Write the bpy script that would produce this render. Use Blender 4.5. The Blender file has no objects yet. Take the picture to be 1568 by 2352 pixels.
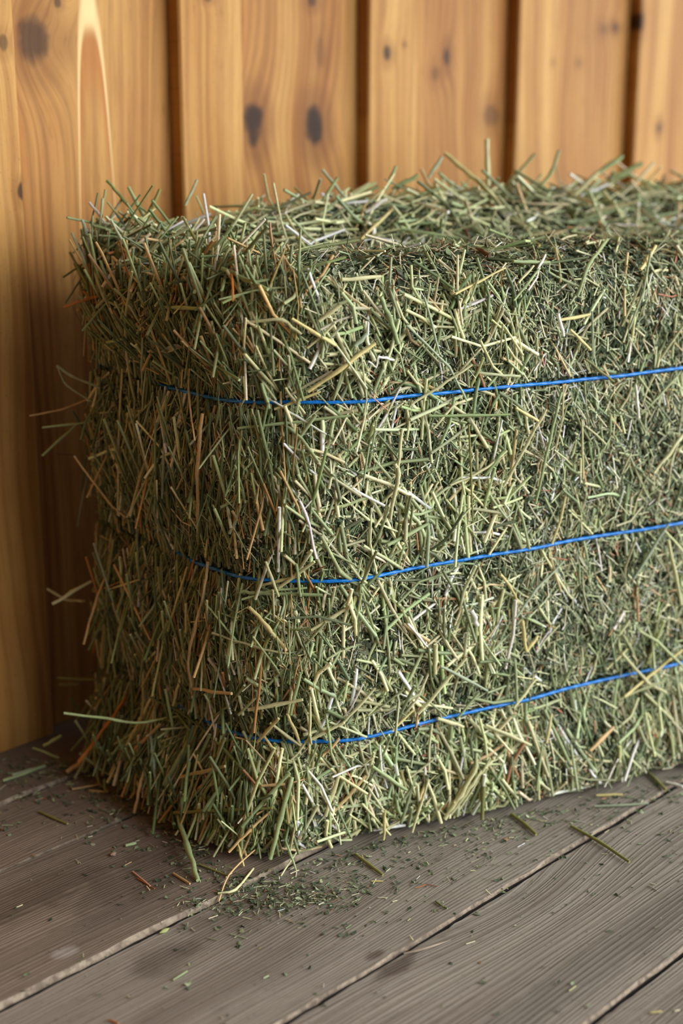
import bpy, math, random
import numpy as np
from mathutils import Vector, Matrix
from mathutils.bvhtree import BVHTree

random.seed(7)
rng = np.random.default_rng(11)
scene = bpy.context.scene
col = scene.collection

# ------------------------------------------------------------------ camera
FPX, PITCH, CAM_H = 3267.0, math.radians(15.2), 0.67
cam_data = bpy.data.cameras.new('camera')
cam_data.sensor_fit = 'VERTICAL'
cam_data.sensor_height = 36.0
cam_data.sensor_width = 24.0
cam_data.lens = 36.0 * FPX / 2352.0
cam_data.clip_start = 0.02
cam_data.dof.use_dof = True
cam_data.dof.focus_distance = 1.30
cam_data.dof.aperture_fstop = 2.8
cam = bpy.data.objects.new('camera', cam_data)
col.objects.link(cam)
cam.location = (0, 0, CAM_H)
cam.rotation_euler = (math.pi / 2 - PITCH, 0, 0)
scene.camera = cam

# ------------------------------------------------------------------ light
world = bpy.data.worlds.new('sky')
scene.world = world
world.use_nodes = True
bg = world.node_tree.nodes['Background']
bg.inputs[0].default_value = (0.80, 0.92, 1.0, 1)
bg.inputs[1].default_value = 0.155

sun_data = bpy.data.lights.new('overcast_sun', 'SUN')
sun_data.energy = 8.8
sun_data.angle = math.radians(78)
sun_data.color = (0.96, 0.99, 1.0)
sun = bpy.data.objects.new('overcast_sun', sun_data)
col.objects.link(sun)
sun.rotation_euler = Vector((0.89, -0.11, 0.37)).to_track_quat('Z', 'Y').to_euler()

scene.view_settings.view_transform = 'Standard'
scene.view_settings.look = 'None'
scene.view_settings.gamma = 1.0
scene.view_settings.exposure = 0.0
scene.view_settings.use_curve_mapping = False

# ------------------------------------------------------------------ measuring helpers
CAM = np.array([0, 0, CAM_H])
CF = np.array([0, math.cos(PITCH), -math.sin(PITCH)])
CU = np.array([0, math.sin(PITCH), math.cos(PITCH)])
CR = np.array([1.0, 0, 0])


def ray(x, y):
    return CF + CR * (x - 784) / FPX + CU * (1176 - y) / FPX


def ground(x, y, z=0.0):
    d = ray(x, y)
    return CAM + d * ((z - CAM_H) / d[2])


def lin(c):
    c = np.asarray(c, float) / 255.0
    return np.where(c <= 0.04045, c / 12.92, ((c + 0.055) / 1.055) ** 2.4)


TH = math.radians(44.0)                                   # the wall and the floor planks run this way
WD = np.array([math.sin(TH), math.cos(TH), 0])
WN = np.array([math.cos(TH), -math.sin(TH), 0])           # out of the wall
BATTEN_N, BOARD_N = -1.277, -1.297


def wall_uv(x, y, n=BATTEN_N):
    d = ray(x, y)
    p = CAM + d * ((n - CAM @ WN) / (d @ WN))
    return float(p @ WD), float(p[2])


# ------------------------------------------------------------------ node helpers
class NT:
    def __init__(self, name):
        self.m = bpy.data.materials.new(name)
        self.m.use_nodes = True
        self.t = self.m.node_tree
        self.b = self.t.nodes['Principled BSDF']

    def n(self, typ, **kw):
        nd = self.t.nodes.new(typ)
        for k, v in kw.items():
            setattr(nd, k, v)
        return nd

    def put(self, sock, v):
        if isinstance(v, bpy.types.NodeSocket):
            self.t.links.new(v, sock)
        else:
            sock.default_value = v

    def math(self, op, a, b=0.0, c=0.0, clamp=False):
        nd = self.n('ShaderNodeMath', operation=op, use_clamp=clamp)
        for s, v in zip(nd.inputs, (a, b, c)):
            self.put(s, v)
        return nd.outputs[0]

    def vec(self, x, y, z):
        nd = self.n('ShaderNodeCombineXYZ')
        for s, v in zip(nd.inputs, (x, y, z)):
            self.put(s, v)
        return nd.outputs[0]

    def noise(self, v, scale=1.0, detail=2.0, rough=0.5, dist=0.0):
        nd = self.n('ShaderNodeTexNoise')
        self.put(nd.inputs['Vector'], v)
        nd.inputs['Scale'].default_value = scale
        nd.inputs['Detail'].default_value = detail
        nd.inputs['Roughness'].default_value = rough
        nd.inputs['Distortion'].default_value = dist
        return nd.outputs[0]

    def step(self, v, a, b, lo=0.0, hi=1.0):
        nd = self.n('ShaderNodeMapRange', interpolation_type='SMOOTHSTEP')
        for s, q in zip(nd.inputs, (v, a, b, lo, hi)):
            self.put(s, q)
        return nd.outputs[0]

    def mix(self, f, a, b, mode='MIX'):
        nd = self.n('ShaderNodeMix', data_type='RGBA', blend_type=mode)
        self.put(nd.inputs[0], f)
        for s, v in ((nd.inputs[6], a), (nd.inputs[7], b)):
            if isinstance(v, tuple) and len(v) == 3:
                v = (*lin(v), 1)
            self.put(s, v)
        return nd.outputs[2]

    def ell(self, u, v, u0, v0, ru, rv):
        """squared elliptical distance"""
        a = self.math('DIVIDE', self.math('SUBTRACT', u, u0), ru)
        b = self.math('DIVIDE', self.math('SUBTRACT', v, v0), rv)
        return self.math('ADD', self.math('MULTIPLY', a, a), self.math('MULTIPLY', b, b))


def wood(name, light, mid, dark, knots=(), arch=None, ua='X', va='Z', rings=95.0, warp=0.035,
         bump=0.15, rough=0.6, knot_col=(44, 24, 11), stains=(), pore=0.35, blot=None, speck=0.0, ringmix=0.55, ridge=None):
    """knots: (u, v, ru, rv, bend, darkness) in metres on the piece."""
    t = NT(name)
    tc = t.n('ShaderNodeTexCoord')
    sp = t.n('ShaderNodeSeparateXYZ')
    t.put(sp.inputs[0], tc.outputs['Object'])
    u, v = sp.outputs[ua], sp.outputs[va]
    rnd = t.math('MULTIPLY', t.n('ShaderNodeObjectInfo').outputs['Random'], 57.0)
    slow = t.noise(t.vec(t.math('MULTIPLY', u, 5.0), t.math('MULTIPLY', v, 1.3), rnd), 1.0, 2.0)
    s = t.math('ADD', u, t.math('MULTIPLY', t.math('SUBTRACT', slow, 0.5), warp * 2))
    kmask, halo = 0.0, 0.0
    wob = t.noise(t.vec(t.math('MULTIPLY', u, 60.0), t.math('MULTIPLY', v, 40.0), rnd), 1.0, 2.0)
    for (u0, v0, ru, rv, bend, dk) in knots:
        d2 = t.ell(u, v, u0, v0, ru, rv)
        wide = t.math('POWER', 2.718, t.math('MULTIPLY', d2, -0.16))
        s = t.math('ADD', s, t.math('MULTIPLY', wide, bend))
        dd = t.math('ADD', d2, t.math('MULTIPLY', t.math('SUBTRACT', wob, 0.5), 1.4))
        kmask = t.math('MAXIMUM', kmask, t.step(dd, 1.3, 0.25, 0.0, dk))
        halo = t.math('MAXIMUM', halo, t.step(d2, 7.0, 0.8, 0.0, dk * 0.55))
    fine = t.noise(t.vec(t.math('MULTIPLY', s, 420.0), t.math('MULTIPLY', v, 9.0), rnd), 1.0, 3.0, 0.6)
    irr = t.noise(t.vec(t.math('MULTIPLY', s, 46.0), 0.0, rnd), 1.0, 2.0)
    s = t.math('ADD', s, t.math('MULTIPLY', t.math('SUBTRACT', irr, 0.5), 0.03))
    ring = t.math('SINE', t.math('ADD', t.math('MULTIPLY', s, rings * 6.283), t.math('MULTIPLY', slow, 8.0)))
    ring = t.math('MULTIPLY_ADD', ring, 0.5, 0.5)
    ring = t.math('POWER', ring, 1.7)
    var = t.noise(t.vec(t.math('MULTIPLY', s, 24.0), t.math('MULTIPLY', v, 1.6), rnd), 1.0, 3.0, 0.55)
    cdl = t.mix(t.step(var, 0.3, 0.7), light, mid)
    g = t.math('MULTIPLY', t.math('MULTIPLY', ring, ringmix), t.step(var, 0.25, 0.75, 0.25, 1.0))
    if ridge:                                               # worn planks: thin pale ridges of late wood, patchy
        th = t.math('POWER', ring, 3.0)
        c = t.mix(t.math('MULTIPLY', t.math('MULTIPLY', th, ridge[1]), t.step(slow, 0.38, 0.62, 0.15, 1.0)), cdl, ridge[0])
    else:
        c = t.mix(g, cdl, dark)
    pores = t.noise(t.vec(t.math('MULTIPLY', s, 900.0), t.math('MULTIPLY', v, 40.0), rnd), 1.0, 2.0)
    c = t.mix(t.step(pores, 0.54, 0.78, 0.0, pore), c, dark)
    c = t.mix(t.step(fine, 0.45, 0.8, 0.0, 0.32 if ridge else 0.45), c, dark)
    if blot:
        bl = t.noise(t.vec(t.math('MULTIPLY', u, 9.0), t.math('MULTIPLY', v, 3.0), rnd), 1.0, 4.0, 0.6)
        c = t.mix(t.step(bl, 0.42, 0.75, 0.0, blot[1]), c, blot[0])
    if arch:
        u0, vt, k, pale, inner = arch
        du = t.math('SUBTRACT', u, t.math('ADD', u0, t.math('MULTIPLY', t.math('SUBTRACT', slow, 0.5), 0.010)))
        a = t.math('SUBTRACT', t.math('SUBTRACT', vt, v), t.math('MULTIPLY', t.math('POWER', t.math('ABSOLUTE', du), 3.35), k))
        hw = t.math('MULTIPLY', t.math('SUBTRACT', 1.0, t.step(t.math('SUBTRACT', vt, v), 0.1, 0.5)), 1.0)
        band = t.math('MULTIPLY', t.math('MULTIPLY', t.step(a, -0.05, -0.008), t.step(a, 0.022, 0.0)), hw)
        c = t.mix(t.math('MULTIPLY', band, 0.85), c, pale)
        band2 = t.math('MULTIPLY', t.math('MULTIPLY', t.step(a, 0.0, 0.02), t.step(a, 0.10, 0.03)), hw)
        c = t.mix(t.math('MULTIPLY', band2, 0.65), c, inner)
        stem = t.math('MULTIPLY', t.step(t.math('ABSOLUTE', du), 0.010, 0.006), t.step(v, vt - 0.006, vt + 0.006))
        c = t.mix(t.math('MULTIPLY', stem, 0.85), c, pale)
    for (u0, v0, ru, rv, scol, amt) in stains:
        d2 = t.ell(u, v, u0, v0, ru, rv)
        dd = t.math('ADD', d2, t.math('MULTIPLY', t.math('SUBTRACT', wob, 0.5), 1.8))
        c = t.mix(t.step(dd, 1.5, 0.0, 0.0, amt), c, scol)
    if knots:
        c = t.mix(halo, c, dark)
        c = t.mix(kmask, c, knot_col)
    if speck:
        sk = t.noise(t.vec(u, v, rnd), 330.0, 2.0)
        c = t.mix(t.step(sk, 0.66, 0.74, 0.0, speck), c, (48, 40, 33))
    t.put(t.b.inputs['Base Color'], c)
    t.b.inputs['Roughness'].default_value = rough
    t.b.inputs['Specular IOR Level'].default_value = 0.2
    bp = t.n('ShaderNodeBump')
    bp.inputs['Strength'].default_value = bump
    bp.inputs['Distance'].default_value = 0.002
    hgt = t.math('ADD', t.math('MULTIPLY', fine, -0.8), t.math('MULTIPLY', ring, 0.5 if ridge else -0.7))
    t.put(bp.inputs['Height'], t.math('ADD', hgt, t.math('MULTIPLY', pores, -0.4)))
    t.put(t.b.inputs['Normal'], bp.outputs[0])
    return t.m


def plain(name, rgb, rough=0.7, noise_scale=60.0, rgb2=None):
    t = NT(name)
    tc = t.n('ShaderNodeTexCoord')
    nz = t.noise(tc.outputs['Object'], noise_scale, 4.0, 0.6)
    t.put(t.b.inputs['Base Color'], t.mix(t.step(nz, 0.3, 0.7), rgb, rgb2 or rgb))
    t.b.inputs['Roughness'].default_value = rough
    return t.m


def attr_mat(name, rough=0.55, spec=0.3, streak=True, transl=0.0):
    t = NT(name)
    at = t.n('ShaderNodeAttribute', attribute_name='Col')
    tc = t.n('ShaderNodeTexCoord')
    nz = t.noise(tc.outputs['Object'], 420.0, 2.0, 0.6)
    c = t.mix(t.step(nz, 0.35, 0.7, 0.0, 0.35), at.outputs['Color'], t.mix(0.5, at.outputs['Color'], (70, 62, 38)))
    t.put(t.b.inputs['Base Color'], c)
    t.b.inputs['Roughness'].default_value = rough
    t.b.inputs['Specular IOR Level'].default_value = spec
    return t.m


# ------------------------------------------------------------------ mesh helpers
def link(name, me, mat=None, parent=None, **props):
    o = bpy.data.objects.new(name, me)
    col.objects.link(o)
    if mat is not None and me is not None:
        for m in (mat if isinstance(mat, (list, tuple)) else (mat,)):
            me.materials.append(m)
    if parent is not None:
        o.parent = parent
    for k, v in props.items():
        o[k] = v
    return o


def np_mesh(name, V, loops, starts, totals, colors=None, smooth=False):
    me = bpy.data.meshes.new(name)
    V = np.ascontiguousarray(V, np.float32)
    me.vertices.add(len(V))
    me.vertices.foreach_set('co', V.ravel())
    me.loops.add(len(loops))
    me.loops.foreach_set('vertex_index', np.ascontiguousarray(loops, np.int32))
    me.polygons.add(len(starts))
    me.polygons.foreach_set('loop_start', np.ascontiguousarray(starts, np.int32))
    me.polygons.foreach_set('loop_total', np.ascontiguousarray(totals, np.int32))
    if smooth:
        me.polygons.foreach_set('use_smooth', np.ones(len(starts), bool))
    if colors is not None:
        a = me.color_attributes.new('Col', 'FLOAT_COLOR', 'POINT')
        cc = np.ones((len(V), 4), np.float32)
        cc[:, :3] = colors
        a.data.foreach_set('color', cc.ravel())
    me.update(calc_edges=True)
    return me


def unit(v):
    return v / np.maximum(np.linalg.norm(v, axis=-1, keepdims=True), 1e-9)


class Batch:
    """collects tubes and leaves, builds them as one mesh"""

    def __init__(self):
        self.V, self.C, self.L, self.T = [], [], [], []
        self.nv = 0

    def tubes(self, pts, rad, cols, M=5, flat=1.0, caps=True, up=None, capmul=1.25, node=False):
        """pts (N,K,3), rad (N,) or (N,K), cols (N,3)"""
        N, K, _ = pts.shape
        if rad.ndim == 1:
            rad = np.repeat(rad[:, None], K, 1)
        tan = np.gradient(pts, axis=1)
        tan = unit(tan)
        if up is None:
            up = rng.normal(size=(N, 3))
        b = unit(np.cross(tan, up[:, None, :]))
        c = np.cross(b, tan)
        ang = np.arange(M) * 2 * np.pi / M
        ring = (b[:, :, None, :] * np.cos(ang)[None, None, :, None] + c[:, :, None, :] * (np.sin(ang) * flat)[None, None, :, None])
        V = pts[:, :, None, :] + ring * rad[:, :, None, None]
        V = V.reshape(N, K * M, 3)
        jit = 1 + rng.normal(0, 0.06, (N, K, 1, 1))
        jm = np.exp(rng.normal(0, 0.13, (N, 1, M, 1)))
        Cc = np.broadcast_to(cols[:, None, None, :] * jit * jm, (N, K, M, 3)).reshape(N, K * M, 3)
        k = np.arange(K - 1)[:, None]
        m = np.arange(M)[None, :]
        m2 = (m + 1) % M
        q = np.stack(np.broadcast_arrays(k * M + m, k * M + m2, (k + 1) * M + m2, (k + 1) * M + m), -1).reshape(-1, 4)
        if caps:
            e0 = V[:, :M]
            e1 = V[:, -M:]
            V = np.concatenate([V, e0, e1], 1)
            cc = np.minimum(cols * capmul + 0.03, 0.95)
            Cc = np.concatenate([Cc, np.broadcast_to(cc[:, None, :], (N, 2 * M, 3))], 1)
        nvp = V.shape[1]
        base = self.nv + np.arange(N)[:, None, None] * nvp
        self.L.append((base + q[None]).reshape(-1))
        self.T.append(np.full(N * len(q), 4))
        if caps:
            ca = np.stack([K * M + np.arange(M)[::-1], K * M + M + np.arange(M)], 0)
            self.L.append((base + ca[None]).reshape(-1))
            self.T.append(np.full(N * 2, M))
        self.V.append(V.reshape(-1, 3))
        self.C.append(Cc.reshape(-1, 3))
        self.nv += N * nvp

    def leaves(self, cen, ax, nor, ln, wd, cols, fold=0.3):
        """folded, curled leaf flakes: 6 triangles each"""
        N = len(cen)
        sd = unit(np.cross(nor, ax))
        nor = np.cross(ax, sd)
        l, w = ln[:, None], wd[:, None]
        f = (rng.uniform(-1, 1, (N, 1)) * fold) * w
        cu = (rng.uniform(-0.35, 0.35, (N, 1))) * l
        P = np.stack([
            cen - ax * l * .5 + nor * cu,
            cen - ax * l * .12 + sd * w * .5 + nor * f,
            cen - ax * l * .12 - sd * w * .5 + nor * f,
            cen + ax * l * .22 + sd * w * .42 + nor * (f + cu * .3),
            cen + ax * l * .22 - sd * w * .42 + nor * (f + cu * .3),
            cen + ax * l * .5 + nor * cu * 1.2,
            cen + ax * l * .05], 1)
        tri = np.array([[0, 6, 1], [0, 2, 6], [1, 6, 3], [2, 4, 6], [3, 6, 5], [4, 5, 6]])
        base = self.nv + np.arange(N)[:, None, None] * 7
        self.L.append((base + tri[None]).reshape(-1))
        self.T.append(np.full(N * 6, 3))
        self.V.append(P.reshape(-1, 3))
        self.C.append(np.repeat(cols, 7, 0))
        self.nv += N * 7

    def mesh(self, name, smooth=False):
        T = np.concatenate(self.T)
        st = np.concatenate([[0], np.cumsum(T)[:-1]])
        return np_mesh(name, np.concatenate(self.V), np.concatenate(self.L), st, T, np.concatenate(self.C), smooth)


# ------------------------------------------------------------------ the setting: plank wall
M_dark = plain('dark_timber', (30, 20, 12), 0.9)
honey = dict(light=(192, 144, 80), mid=(166, 111, 53), dark=(108, 62, 22))
blond = dict(light=(202, 157, 91), mid=(180, 129, 66), dark=(130, 80, 32))


def sheet_box(name, a0, a1, n0, n1, z0, z1, mat, parent=None, **kw):
    """a box in wall coordinates, with its origin at the base centre; local X along the wall, Y out of it"""
    cx = (a0 + a1) / 2
    w, b, h = (a1 - a0) / 2, n1 - n0, z1 - z0
    e = 0.0025
    prof = [(-w, 0), (-w, b - e), (-w + e, b), (w - e, b), (w, b - e), (w, 0)]
    V = [(x, y, 0) for x, y in prof] + [(x, y, h) for x, y in prof]
    k = len(prof)
    F = [(i, i + 1, k + i + 1, k + i) for i in range(k - 1)] + [(k - 1, 0, k, 2 * k - 1), tuple(range(k))[::-1], tuple(range(k, 2 * k))]
    me = bpy.data.meshes.new(name)
    F = [tuple(reversed(f)) for f in F]
    me.from_pydata(V, [], F)
    me.update()
    o = link(name, me, mat, parent, **kw)
    pos = WD * cx + WN * n0
    o.matrix_world = Matrix(((WD[0], WN[0], 0, pos[0]), (WD[1], WN[1], 0, pos[1]), (0, 0, 1, z0), (0, 0, 0, 1)))
    return o


WALL_TOP = 2.45
wall = sheet_box('wall_back', -2.6, 4.7, BOARD_N - 0.06, BOARD_N - 0.022, -0.02, WALL_TOP, M_dark, kind='structure')
wall['label'] = 'honey-stained board and batten timber wall behind the hay bale'
PERIOD, B_W, B0 = 0.3075, 0.094, 1.065     # first fully visible batten begins at B0


def kpx(x, y, cx, rx, ry, bend, dk, n=BOARD_N):
    a, z = wall_uv(x, y, n)
    mpp = 1.75 / FPX
    return (a - cx, z, rx * mpp * 1.15, ry * mpp, bend, dk)


def board_range(i):
    return B0 + (i - 1) * PERIOD + B_W, B0 + i * PERIOD


board_knots = {
    0: [(75, 95, 36, 46, 0.045, 0.75), (132, 8, 8, 12, 0.008, 0.7)],
    1: [(582, 285, 28, 48, 0.03, 0.95), (722, 292, 28, 48, 0.03, 0.97), (716, 4, 14, 16, 0.01, 0.7), (735, 120, 16, 34, 0.01, 0.3)],
    2: [(1026, 132, 12, 26, 0.012, 0.8), (1000, 172, 16, 20, 0.008, 0.4), (1128, 268, 34, 30, 0.015, 0.45)],
    3: [(1412, 65, 14, 14, 0.012, 0.8), (1386, 68, 22, 18, 0.01, 0.4), (1328, 148, 10, 12, 0.006, 0.4), (1262, 143, 8, 10, 0.006, 0.4)],
    4: [],
}
batten_knots = {
    0: [(51, 441, 9, 17, 0.008, 0.85), (8, 102, 9, 16, 0.008, 0.6)],
    1: [(476, 0, 12, 8, 0.006, 0.6)],
    2: [(889, 124, 12, 20, 0.010, 0.85), (929, 104, 6, 8, 0.004, 0.5)],
    3: [(1270, 145, 8, 10, 0.004, 0.3)],
    4: [(1474, 52, 10, 30, 0.010, 0.9), (1513, 296, 14, 20, 0.010, 0.75)],
}
M_board_any = wood('honey_board', **honey, rings=70, blot=((156, 98, 46), 0.3))
M_batten_any = wood('blond_batten', **blond, rings=60, blot=((176, 116, 54), 0.3))
for i in range(-11, 12):
    a0, a1 = board_range(i)
    cx = (a0 + a1) / 2
    if i in board_knots:
        ks = [kpx(*k[:2], cx, *k[2:]) for k in board_knots[i]]
        arch = None
        if i == 0:
            au, av = wall_uv(205, 48, BOARD_N)
            arch = (au - cx, av, 60000.0, (232, 200, 142), (168, 100, 42))
        m = wood('honey_board_%d' % i, **honey, knots=ks, arch=arch, rings=70, blot=((156, 98, 46), 0.3), ringmix=0.6)
    else:
        m = M_board_any
    sheet_box('board', a0 - 0.03, a1 + 0.03, BOARD_N - 0.02, BOARD_N, 0.001, WALL_TOP, m, wall)
    b0 = B0 + (i - 1) * PERIOD
    cx = b0 + B_W / 2
    if i - 1 + 1 in batten_knots:
        ks = [kpx(*k[:2], cx, *k[2:], n=BATTEN_N) for k in batten_knots[i]]
        m = wood('blond_batten_%d' % i, **blond, knots=ks, rings=60, blot=((176, 116, 54), 0.3), speck=0.35)
    else:
        m = M_batten_any
    sheet_box('batten', b0, b0 + B_W, BOARD_N + 0.0005, BATTEN_N, 0.001, WALL_TOP, m, wall)

# unseen wall and cover added to shade the left, open towards the right and the front
M_shade_timber = plain('shade_wall_timber', (92, 56, 26), 0.8, 12.0, (70, 42, 20))  # kept dark so the added wall and cover bounce little light
for nm, quad, lab in (('shade_wall_left', [(-1.0, -1.30, 0.0), (-1.0, 1.6, 0.0), (-1.0, 1.6, WALL_TOP), (-1.0, -1.30, WALL_TOP)], 'added timber wall out of view that shades the left side'),
                      ('shade_ceiling', [(-1.0, -1.30, WALL_TOP), (-1.0, 1.2, WALL_TOP), (4.7, 1.2, WALL_TOP), (4.7, -1.30, WALL_TOP)], 'added timber cover overhead out of view that blocks sky light')):
    me = bpy.data.meshes.new(nm)
    dn = np.array(WD) * -0.03 if nm == 'shade_wall_left' else np.array([0, 0, 0.03])
    V = [WD * a_ + WN * n_ + np.array([0, 0, z_]) for a_, n_, z_ in quad]
    V = V + [v_ + dn for v_ in V]
    me.from_pydata([tuple(v_) for v_ in V], [], [(0, 1, 2, 3), (7, 6, 5, 4), (0, 4, 5, 1), (1, 5, 6, 2), (2, 6, 7, 3), (3, 7, 4, 0)])
    link(nm, me, M_shade_timber, kind='structure', label=lab)

# ------------------------------------------------------------------ the setting: plank floor
fl = bpy.data.meshes.new('floor')
q = [WD * a + WN * n for a, n in ((-2.6, -1.36), (4.7, -1.36), (4.7, 2.2), (-2.6, 2.2))]
fl.from_pydata([(p[0], p[1], z) for z in (-0.06, -0.034) for p in q], [],
               [(3, 2, 1, 0), (4, 5, 6, 7), (0, 1, 5, 4), (1, 2, 6, 5), (2, 3, 7, 6), (3, 0, 4, 7)])
floor = link('floor', fl, M_dark, kind='structure', label='weathered grey-brown timber plank floor')
M_edge = plain('worn_plank_edge', (158, 141, 120), 0.8, 140.0, (98, 83, 69))
M_joint = plain('dark_joint', (44, 36, 29), 0.95, 90.0, (30, 24, 20))  # dark brown on the plank sides inside the joints and on the ends
joints = [-1.315, -1.174, -1.058, -0.875, -0.702, -0.532, -0.36, -0.19, -0.02, 0.15, 0.325, 0.5, 0.67, 0.85, 1.02, 1.2, 1.37]
tops = [0.0, -0.0020, -0.001, -0.0035, -0.0045, -0.006, -0.0065, -0.007, -0.0065, -0.007, -0.009, -0.01, -0.009, -0.01, -0.009, -0.01]
wgrey = dict(light=(150, 141, 129), mid=(126, 116, 104), dark=(86, 77, 68))
wbrown = dict(light=(134, 119, 105), mid=(112, 98, 85), dark=(74, 63, 54))


def gpx(x, y):
    p = ground(x, y)
    return float(p @ WD), float(p @ WN)


def fk(x, y, n0, ra, rn, bend, dk):
    a, n = gpx(x, y)
    return (n - n0, a - 1.0, rn, ra, bend, dk)


def st(x, y, n0, ra, rn, c, amt):
    a, n = gpx(x, y)
    return (n - n0, a - 1.0, rn, ra, c, amt)


L0, L1 = -2.5, 4.6
for i in range(len(joints) - 1):
    n0, n1 = joints[i] + 0.0022, joints[i + 1] - 0.0016
    fine = i <= 6
    if fine:
        A = np.concatenate([np.linspace(L0, 0.0, 8)[:-1], np.linspace(0.0, 2.2, 240), np.linspace(2.2, L1, 8)[1:]])
    else:
        A = np.linspace(L0, L1, 12)
    k = len(A)
    wv = np.interp(A, np.linspace(L0, L1, 260), rng.normal(0, 1, 260)) * 0.0010
    wv2 = np.interp(A, np.linspace(L0, L1, 900), np.abs(rng.normal(0, 1, 900))) * 0.0011
    wv3 = np.interp(A, np.linspace(L0, L1, 700), np.abs(rng.normal(0, 1, 700))) * 0.0009
    if not fine:
        wv, wv2, wv3 = wv * 0, wv2 * 0, wv3 * 0
    c1 = 0.0022 + wv2            # chamfer at the far edge
    c2 = (0.002, 0.0005, 0.0026, 0.0009, 0.0012, 0.0012)[min(i, 5)] + wv3
    c1 = c1 * 0.5
    w = n1 - n0
    prof = [(0 * A, 0 * A - 0.026), (0 * A + wv * .4, -0.003 - c1), (c1 + wv * .4, 0 * A), (w - c2 + wv, 0 * A), (w + wv * .8, -0.002 - c2 * .8), (w + 0 * A, 0 * A - 0.026)]
    V = np.stack([np.stack([A - 1.0, pn, pz], -1) for pn, pz in prof], 1).reshape(-1, 3)
    P = len(prof)
    F, MI = [], []
    for j in range(k - 1):
        for m in range(P - 1):
            F.append((j * P + m, j * P + m + 1, (j + 1) * P + m + 1, (j + 1) * P + m))
            MI.append((2, 0, 0, 1, 2)[m])
    F.append(tuple(range(P))[::-1]); MI.append(2)
    F.append(tuple((k - 1) * P + m for m in range(P))); MI.append(2)
    me = bpy.data.meshes.new('floor_plank')
    me.from_pydata(V.tolist(), [], [tuple(reversed(f)) for f in F])
    me.polygons.foreach_set('material_index', MI)
    me.update()
    kn, sn = [], []
    if i == 3:
        sn = [st(375, 2195, n0, 0.035, 0.02, (66, 52, 42), 0.5), st(560, 2085, n0, 0.08, 0.03, (84, 72, 58), 0.5), st(860, 2185, n0, 0.012, 0.006, (66, 46, 36), 0.7)]
    if i == 2:
        sn = [st(150, 2185, n0, 0.012, 0.008, (176, 168, 160), 0.5), st(330, 2010, n0, 0.09, 0.04, (70, 58, 48), 0.55), st(60, 2060, n0, 0.10, 0.03, (74, 58, 48), 0.5)]
    if i == 4:
        kn = [fk(1145, 2060, n0, 0.055, 0.028, -0.035, 0.0)]
        sn = [st(905, 2215, n0, 0.03, 0.008, (70, 54, 44), 0.7), st(1290, 2260, n0, 0.3, 0.022, (92, 88, 81), 0.4), st(1150, 2030, n0, .05, .016, (150, 144, 134), 0.5)]
    cols_ = wgrey if i >= 3 else wbrown
    m = wood('weathered_plank_%d' % i, **cols_, knots=kn, stains=sn, ua='Y', va='X', rings=(210, 230, 250, 280, 190, 300)[min(i, 5)], warp=0.03, bump=0.32 if i < 4 else 0.45, ridge=((150, 142, 131), 0.75 if i in (4, 5) else 0.3),
             rough=0.72, pore=0.45, blot=((88, 78, 68), 0.55), speck=0.6, ringmix=0.5)
    o = link('floor_plank', me, [m, M_edge, M_joint], floor)
    pos = WD * 1.0 + WN * n0
    o.matrix_world = Matrix(((WD[0], WN[0], 0, pos[0]), (WD[1], WN[1], 0, pos[1]), (0, 0, 1, tops[i]), (0, 0, 0, 1)))
    floor_objs = None


def floor_top(p):
    n = float(np.asarray(p) @ WN)
    for i in range(len(joints) - 1):
        if joints[i] <= n < joints[i + 1]:
            return tops[i]
    return -0.01


# ------------------------------------------------------------------ hay bale: body shape
A60 = math.radians(60)
DA = np.array([math.sin(A60), math.cos(A60), 0])            # along the long face
DE = np.array([-0.64, 0.768, 0])                            # along the short end
O0 = np.array([-0.057, 1.210, 0])
BL, BW, BH = 1.12, 0.335, 0.556
STR_Z = (0.108, 0.267, 0.432)
P0, P1 = O0, O0 + DA * BL
P2, P3 = P1 + np.array([-0.5, 0.866, 0]) * 0.40, O0 + DE * BW
poly = [P3, P0, P1, P2]
rad_c = [0.05, 0.115, 0.06, 0.06]


def outline(n_per=(64, 44, 170, 30, 60, 30, 120, 30)):
    """rounded outline: end face, near corner, front face, corner, far end, corner, back face, corner"""
    pts, kinds = [], []
    for i in range(4):
        a, b = poly[i], poly[(i + 1) % 4]
        d = unit(b - a)
        s, e = a + d * rad_c[i], b - d * rad_c[(i + 1) % 4]
        m = n_per[2 * i]
        for j in range(m):
            pts.append(s + (e - s) * j / m); kinds.append(i)
        c = poly[(i + 2) % 4]
        d2 = unit(c - b)
        e2 = b + d2 * rad_c[(i + 1) % 4]
        m = n_per[2 * i + 1]
        for j in range(m):
            t = j / m
            pts.append(e * (1 - t) ** 2 + b * 2 * t * (1 - t) + e2 * t * t); kinds.append(i + (0.5 if True else 0))
    return np.array(pts), np.array(kinds)


OUT, KIND = outline()
NP = len(OUT)
tg = unit(np.roll(OUT, -1, 0) - np.roll(OUT, 1, 0))
ON = np.stack([tg[:, 1], -tg[:, 0], 0 * tg[:, 0]], -1)      # outward
endf = np.clip(-(ON @ unit(np.array([0.768 * -1, -0.64, 0])) - 0.0), -1, 1)
END_N = unit(np.array([-0.768, -0.64, 0]))
FR_N = np.array([DA[1], -DA[0], 0])
w_end = np.clip((ON @ END_N - 0.35) / 0.6, 0, 1)
w_fr = np.clip((ON @ FR_N - 0.35) / 0.6, 0, 1)
sl = (OUT - O0) @ DA                                        # distance along the bale


def sm(x, a, b):
    t = np.clip((x - a) / (b - a), 0, 1)
    return t * t * (3 - 2 * t)


def lump(p, f, seed):
    r = np.random.default_rng(seed)
    o = 0
    for _ in range(7):
        d = unit(r.normal(size=3)); o = o + np.sin(p @ d * f * r.uniform(.7, 1.4) + r.uniform(0, 6.28))
    return o / 7


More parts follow.
